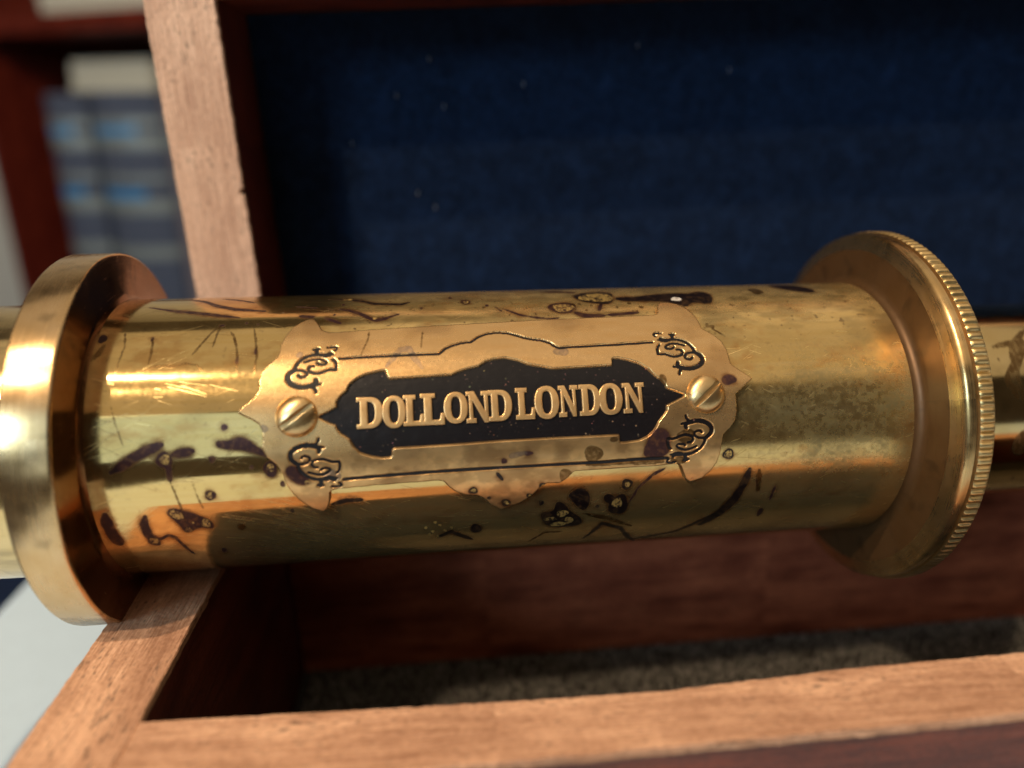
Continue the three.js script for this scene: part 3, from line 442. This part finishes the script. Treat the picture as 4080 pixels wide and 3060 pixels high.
// A rim strip with slightly uneven sawn edges: inner and outer edge lines in x-z, thickness in y.
const lid = new THREE.Group(); lid.name = 'lid'; box.add(lid);
const XR = 178, edgeN = noise2(91);
function strip(name, A, B, thick, parent, axis, build, grain = axis === 2 ? 2 : 0) {
  const s = new THREE.Shape(), ragged = (P, k) => { const o = []; for (let i = 0; i + 1 < P.length; i++) { const n = Math.max(2, Math.ceil(Math.hypot(P[i + 1][0] - P[i][0], P[i + 1][1] - P[i][1]) / 0.5)); for (let j = 0; j < n; j++) { const x = lerp(P[i][0], P[i + 1][0], j / n), y = lerp(P[i][1], P[i + 1][1], j / n), d = 0.34 * (edgeN(x * 0.9 + k, y * 0.9, 3) - 0.5); o.push([x + (axis === 2 ? d : 0), y + (axis === 2 ? 0 : d)]); } } o.push(P[P.length - 1]); return o; };
  [...ragged(A, 0), ...ragged(B, 40)].forEach(([x, y], i) => i ? s.lineTo(x, y) : s.moveTo(x, y));
  let g = new THREE.ExtrudeGeometry(s, { depth: thick - 0.3, bevelEnabled: true, bevelThickness: 0.15, bevelSize: 0.12, bevelOffset: -0.12, bevelSegments: 1, curveSegments: 1 });
  g.translate(0, 0, 0.15); build(g); return part(name, local(triUV(g, grain)), parent === lid ? windowTintWood : rawWood, parent);
}
const flat = (g) => g.rotateX(Math.PI / 2), down = 1.2;          // shape (x, z) laid into the rim plane, top at y = 0
const leftWall = board('wall', [-51.5, -40.1], [-59, -down], [-141.9, -59.6], darkWood, box, 2);
strip('rim', [[-51.7, -141.9], [-51.7, -59.0]], [[-39.9, -59.0], [-39.9, -141.9]], down, leftWall, 2, flat);
const frontWall = board('wall', [-40.0, XR], [-59, -down], [-67.4, -59.9], darkWood, box, 0);
strip('rim', [[-39.88, -68.95], [-25, -68.4], [-10, -67.85], [5, -67.4], [20, -67.2], [41, -68.3], [63, -68.65], [XR, -68.7]], [[XR, -60.4], [57, -59.6], [21, -59.1], [-2, -58.95], [-39.88, -58.9]], down, frontWall, 0, flat);
const backWall = board('wall', [-40.0, XR], [-59, -down], [-141.7, -132.4], litBackWood, box, 0);
strip('rim', [[-39.88, -141.9], [XR, -141.9]], [[XR, -132.2], [-39.88, -132.2]], down, backWall, 0, flat);
const rightWall = board('wall', [XR - 11.8, XR], [-59, -down], [-132.3, -69.2], darkWood, box, 2);
strip('rim', [[XR - 12, -69.0], [XR, -69.0]].reverse(), [[XR - 12, -69.0], [XR - 12, -132.1], [XR, -132.1]], down, rightWall, 2, flat);
board('bottom', [-51.2, XR - 0.2], [-60, -49], [-141.6, -59.9], darkWood, box, 0);
// velvets
const pile = tex(512, 512, (x, y) => { const v = 0.5 * nA(x / 3, y / 3, 3) + 0.5 * nB(x / 22, y / 22, 4); return [v, v, v]; }, false);
const napMap = (c) => tex(512, 512, (x, y) => { const p = 0.8 * x + 0.6 * y, q = 0.8 * y - 0.6 * x, k = 0.35 * nA(p / 30, q / 30, 4) + 0.35 * nB(x / 9, y / 9, 3) + 0.3 * nC(p / 2.2, q / 2.2, 2), v = 0.45 + 1.1 * k; return c.map((w) => w * v); });
const navy = new THREE.MeshPhysicalMaterial({ map: napMap([0.08, 0.135, 0.232]), roughness: 1, specularIntensity: 0.15, sheen: 1.0, sheenColor: new THREE.Color(1.0, 0.76, 0.58), sheenRoughness: 0.4, bumpMap: pile, bumpScale: 0.0004 });
const blackVelvet = new THREE.MeshPhysicalMaterial({ map: napMap([0.29, 0.28, 0.26]), roughness: 1, specularIntensity: 0.2, sheen: 0.8, sheenColor: new THREE.Color(0.7, 0.68, 0.6), sheenRoughness: 0.5, bumpMap: pile, bumpScale: 0.0005 });
const tray = board('lining', [-40.0, XR - 11.9], [-48.9, -47], [-132.3, -67.6], blackVelvet, box, 0);
const LT = 93, LI = 84, LZ = -142.2;                             // lid: top, inner top, plane of its rim
const lidL = board('wall', [-51.5, -40.1], [0.6, LT], [-168, LZ - down], darkWood, lid, 1);
const lidT = board('wall', [-40.0, XR], [LI, LT], [-168, LZ - down], darkWood, lid, 0);
const lidB = board('wall', [-40.0, XR], [0.6, 9.5], [-168, LZ - down], darkWood, lid, 0);
const lidR = board('wall', [XR - 11.8, XR], [9.6, LI - 0.1], [-168, LZ - down], darkWood, lid, 1);
board('panel', [-51.3, XR - 0.2], [0.8, LT - 0.2], [-173, -168.1], darkWood, lid, 0);
board('lining', [-40.0, XR - 11.9], [9.6, LI - 0.1], [-168, -162], navy, lid, 0);
const upright = (g) => g.translate(0, 0, LZ - down);             // shape (x, y) standing in the lid's rim plane
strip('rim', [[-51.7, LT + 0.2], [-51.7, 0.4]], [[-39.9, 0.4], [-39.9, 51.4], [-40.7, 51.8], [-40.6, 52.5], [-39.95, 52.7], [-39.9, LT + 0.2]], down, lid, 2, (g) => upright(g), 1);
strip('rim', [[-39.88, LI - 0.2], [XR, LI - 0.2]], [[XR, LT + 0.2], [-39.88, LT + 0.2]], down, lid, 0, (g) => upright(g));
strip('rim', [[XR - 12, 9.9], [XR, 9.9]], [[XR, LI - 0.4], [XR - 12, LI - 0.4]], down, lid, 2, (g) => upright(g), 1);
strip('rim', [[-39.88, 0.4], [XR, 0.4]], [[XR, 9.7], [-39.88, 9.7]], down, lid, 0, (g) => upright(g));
{ // stray glinting fibres standing in the pile of the tray
  const r = rng(31), list = [];
  for (let i = 0; i < 9000; i++) {
    const x = lerp(-38, 160, r()), z = lerp(-131.5, -112, r()), h = 0.4 + 0.7 * r(), w = 0.04 + 0.035 * r(), t = r() * 6.28, l = 0.6 * (r() - 0.5);
    const g = new THREE.CylinderGeometry(w * 0.6, w, h, 4, 1, true); g.translate(0, h / 2, 0); g.rotateZ(l); g.rotateY(t); g.translate(x, -47.05, z); list.push(g);
  }
  const fibre = new THREE.MeshPhysicalMaterial({ color: new THREE.Color(0.80, 0.76, 0.68), roughness: 0.35, specularIntensity: 1 });
  part('fibres', local(mergeGeometries(list)), fibre, tray).userData.kind = 'stuff';
}
{ // specks of lint caught on the lid's velvet
  const mat = new THREE.MeshStandardMaterial({ color: new THREE.Color(0.26, 0.30, 0.37), roughness: 0.9 }), r = rng(14);
  const lin = lid.children.find((c) => c.name === 'lining');
  for (const [x, y] of LINT) { const g = new THREE.TubeGeometry(new THREE.CatmullRomCurve3([0, 1, 2, 3].map((k) => new THREE.Vector3(x + 0.25 * (r() - 0.5), y + (k - 1.5) * 0.28, -161.85 + 0.25 * r()))), 8, 0.09, 5); part('lint', local(g), mat, lin); }
}

// ---------- table, wall, carpet ----------
const paintTex = tex(512, 512, (x, y) => { const v = 0.93 + 0.05 * (nA(x / 60, y / 60, 4) - 0.5) + 0.03 * (nC(x / 2, y / 2, 2) - 0.5); return [v * 0.985, v, v * 0.995]; });
const white = new THREE.MeshStandardMaterial({ map: paintTex, color: new THREE.Color(0.67, 0.82, 0.99), roughness: 0.55 });
const wallMat = new THREE.MeshStandardMaterial({ map: paintTex, color: new THREE.Color(0.85, 0.85, 0.82), roughness: 0.9 });
const flatBoard = (name, sx, sy, sz, x, y, z, mat, axis = 0, size = 300, r = 3) => part(name, triUV(new RoundedBoxGeometry(sx, sy, sz, 2, r).translate(x, y + RIM, z), axis, size), mat, scene);
tag(flatBoard('table_top', 760, 26, 640, -137 + 380, -60 - 13.2, -20, white), 'plain white table top under the wooden box', undefined, undefined, 'structure');
tag(flatBoard('wall', 4000, 3000, 40, 0, 700, -1640, wallMat, 0, 300, 1), 'pale wall behind the bookcase', undefined, undefined, 'structure');
const carpetMat = new THREE.MeshStandardMaterial({ map: napMap([0.16, 0.24, 0.40]), roughness: 1, bumpMap: pile, bumpScale: 0.002 });
tag(flatBoard('carpet', 4000, 20, 3000, 0, -810, -300, carpetMat, 0, 200, 1), 'dark blue carpet seen past the table edge', undefined, undefined, 'structure');

// ---------- bookcase and books (far behind, out of focus); kept in one leaning frame k times as far as measured ----------
const LEAN = -2.5 * Math.PI / 180, YAW = -26 * Math.PI / 180, K = 2.2;
function placed(o) { o.position.copy(W(-330 * K, 61.73 + (50 - 61.73) * K, -600 * K)); o.rotation.set(0, YAW, LEAN); return o; }
const L = (x) => x * K, V = (y) => (y - 50) * K;                  // along and up the front of the shelves
function block(name, x0, x1, y0, y1, z0, z1, mat, parent, axis, r = 1) { const g = new RoundedBoxGeometry(L(x1) - L(x0), V(y1) - V(y0), z1 - z0, 2, r); g.translate((L(x0) + L(x1)) / 2, (V(y0) + V(y1)) / 2, (z0 + z1) / 2); return part(name, triUV(g, axis, 130), mat, parent); }
const bookcase = placed(thing('bookcase', 'reddish brown wooden bookcase holding the blue books, blurred behind the box lid', 'bookcase'));
block('upright', -23, -17, -260, 190, -190, 8, shelfWood, bookcase, 1, 2);
block('upright', 250, 258, -260, 190, -190, 34, shelfWood, bookcase, 1, 2);
block('shelf', -20.8, 249.8, 134, 146, -186, 24, shelfWood, bookcase, 0, 2);
block('shelf', -20.8, 249.8, -82, -70, -186, -4, shelfWood, bookcase, 0, 2);
block('back_panel', -20.8, 249.8, -258, 188, -189, -183, darkWood, bookcase, 0, 1);
const cloth = (r, g, b) => new THREE.MeshPhysicalMaterial({ color: new THREE.Color(r, g, b), roughness: 0.36, bumpMap: pile, bumpScale: 0.0006 });
const slate = cloth(0.10, 0.13, 0.21), slate2 = cloth(0.20, 0.21, 0.27), plum = cloth(0.27, 0.24, 0.28), glintBlue = new THREE.MeshPhysicalMaterial({ color: new THREE.Color(0.05, 0.27, 0.62), roughness: 0.3 }), gilt = new THREE.MeshStandardMaterial({ color: new THREE.Color(0.34, 0.40, 0.41), roughness: 0.35, metalness: 0.3 }), paper = new THREE.MeshStandardMaterial({ color: new THREE.Color(0.72, 0.72, 0.62), roughness: 0.9 });
function book(label, x0, x1, y0, y1, mat, bands) {
  const o = placed(thing('book', label, 'book', 'blue books standing on the shelf')), z = -34, w = L(x1) - L(x0), h = V(y1) - V(y0), cx = (L(x0) + L(x1)) / 2;
  const spine = (y0, y1, out, m, name) => { const s = new THREE.Shape(), bow = w * 0.26 + out, hw = w / 2 + out * 0.4, f = name === 'spine_glint' ? 0.6 : 1, low = f < 1 ? bow * 0.3 : -6; s.moveTo(-hw * f, low); for (let i = 0; i <= 12; i++) { const t = (i / 12 * 2 - 1) * f; s.lineTo(t * hw, bow * (1 - t * t)); } s.lineTo(hw * f, low); const g = new THREE.ExtrudeGeometry(s, { depth: y1 - y0, bevelEnabled: true, bevelThickness: 0.6, bevelSize: 0.6, bevelSegments: 1 }); g.rotateX(-Math.PI / 2); g.scale(1, 1, -1); g.index || 0; const p = g.attributes.position; for (let i = 0; i < p.count; i += 3) for (const at of [g.attributes.position, g.attributes.uv]) { const n = at.itemSize, a = at.array; for (let c = 0; c < n; c++) { const t = a[(i + 1) * n + c]; a[(i + 1) * n + c] = a[(i + 2) * n + c]; a[(i + 2) * n + c] = t; } } g.computeVertexNormals(); g.translate(cx, y0, z); return part(name, g, m, o); };
  spine(V(y0), V(y1), 0, mat, 'spine');
  part('cover', triUV(new RoundedBoxGeometry(2.4, h, 120, 2, 0.8).translate(cx - w / 2 + 1.2, V(y0) + h / 2, z - 66), 1, 130), mat, o);
  part('cover', triUV(new RoundedBoxGeometry(2.4, h, 120, 2, 0.8).translate(cx + w / 2 - 1.2, V(y0) + h / 2, z - 66), 1, 130), mat, o);
  part('page_block', triUV(new RoundedBoxGeometry(w - 5, h - 8, 114, 2, 0.8).translate(cx, V(y0) + h / 2, z - 66), 1, 130), paper, o);
  for (const [b0, b1, m] of bands) spine(V(b0), V(b1), 0.8, m === 0 ? glintBlue : m === 1 ? gilt : slate2, m === 0 ? 'spine_glint' : 'spine_band');  // blue patches are window highlights on the spines, put in as colour
}
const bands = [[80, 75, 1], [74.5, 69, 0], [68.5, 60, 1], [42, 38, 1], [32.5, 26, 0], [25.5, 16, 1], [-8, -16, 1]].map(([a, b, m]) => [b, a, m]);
book('slim slate blue book with pale spine bands and painted blue window glints beside the bookcase upright', 22, 61, -69.8, 97, slate, bands);
book('thick slate blue book with pale spine bands and painted blue window glints, middle of the row', 68, 130, -69.8, 98, slate, bands.map(([a, b, m]) => [a + 1, b + 1, m]));
book('greyish plum book partly hidden by the edge of the wooden lid', 134, 175, -69.8, 97, plum, [[62, 70, 1], [27, 34, 2]]);
{
  const o = placed(thing('paper_stack', 'cream stack of papers lying on top of the blue books', 'papers'));
  let y = 98.6; const r = rng(4);
  for (let i = 0; i < 4; i++) { const h = 4.4 + r(); block('paper_bundle', 46 + r() * 3, 126 - r() * 3, y, y + h, -150, -40 - r() * 6, paper, o, 0, 1.2); y += h + 0.15; }
  const p = placed(thing('paper_pile', 'pale pile of papers on the upper shelf, cut by the top of the view', 'papers'));
  y = 146.4; for (let i = 0; i < 3; i++) { const h = 4.5 + r(); block('paper_bundle', 38 + r() * 4, 150 - r() * 5, y, y + h, -150, -20 - r() * 8, paper, p, 0, 1.2); y += h + 0.15; }
}
renderer.render(scene, camera);
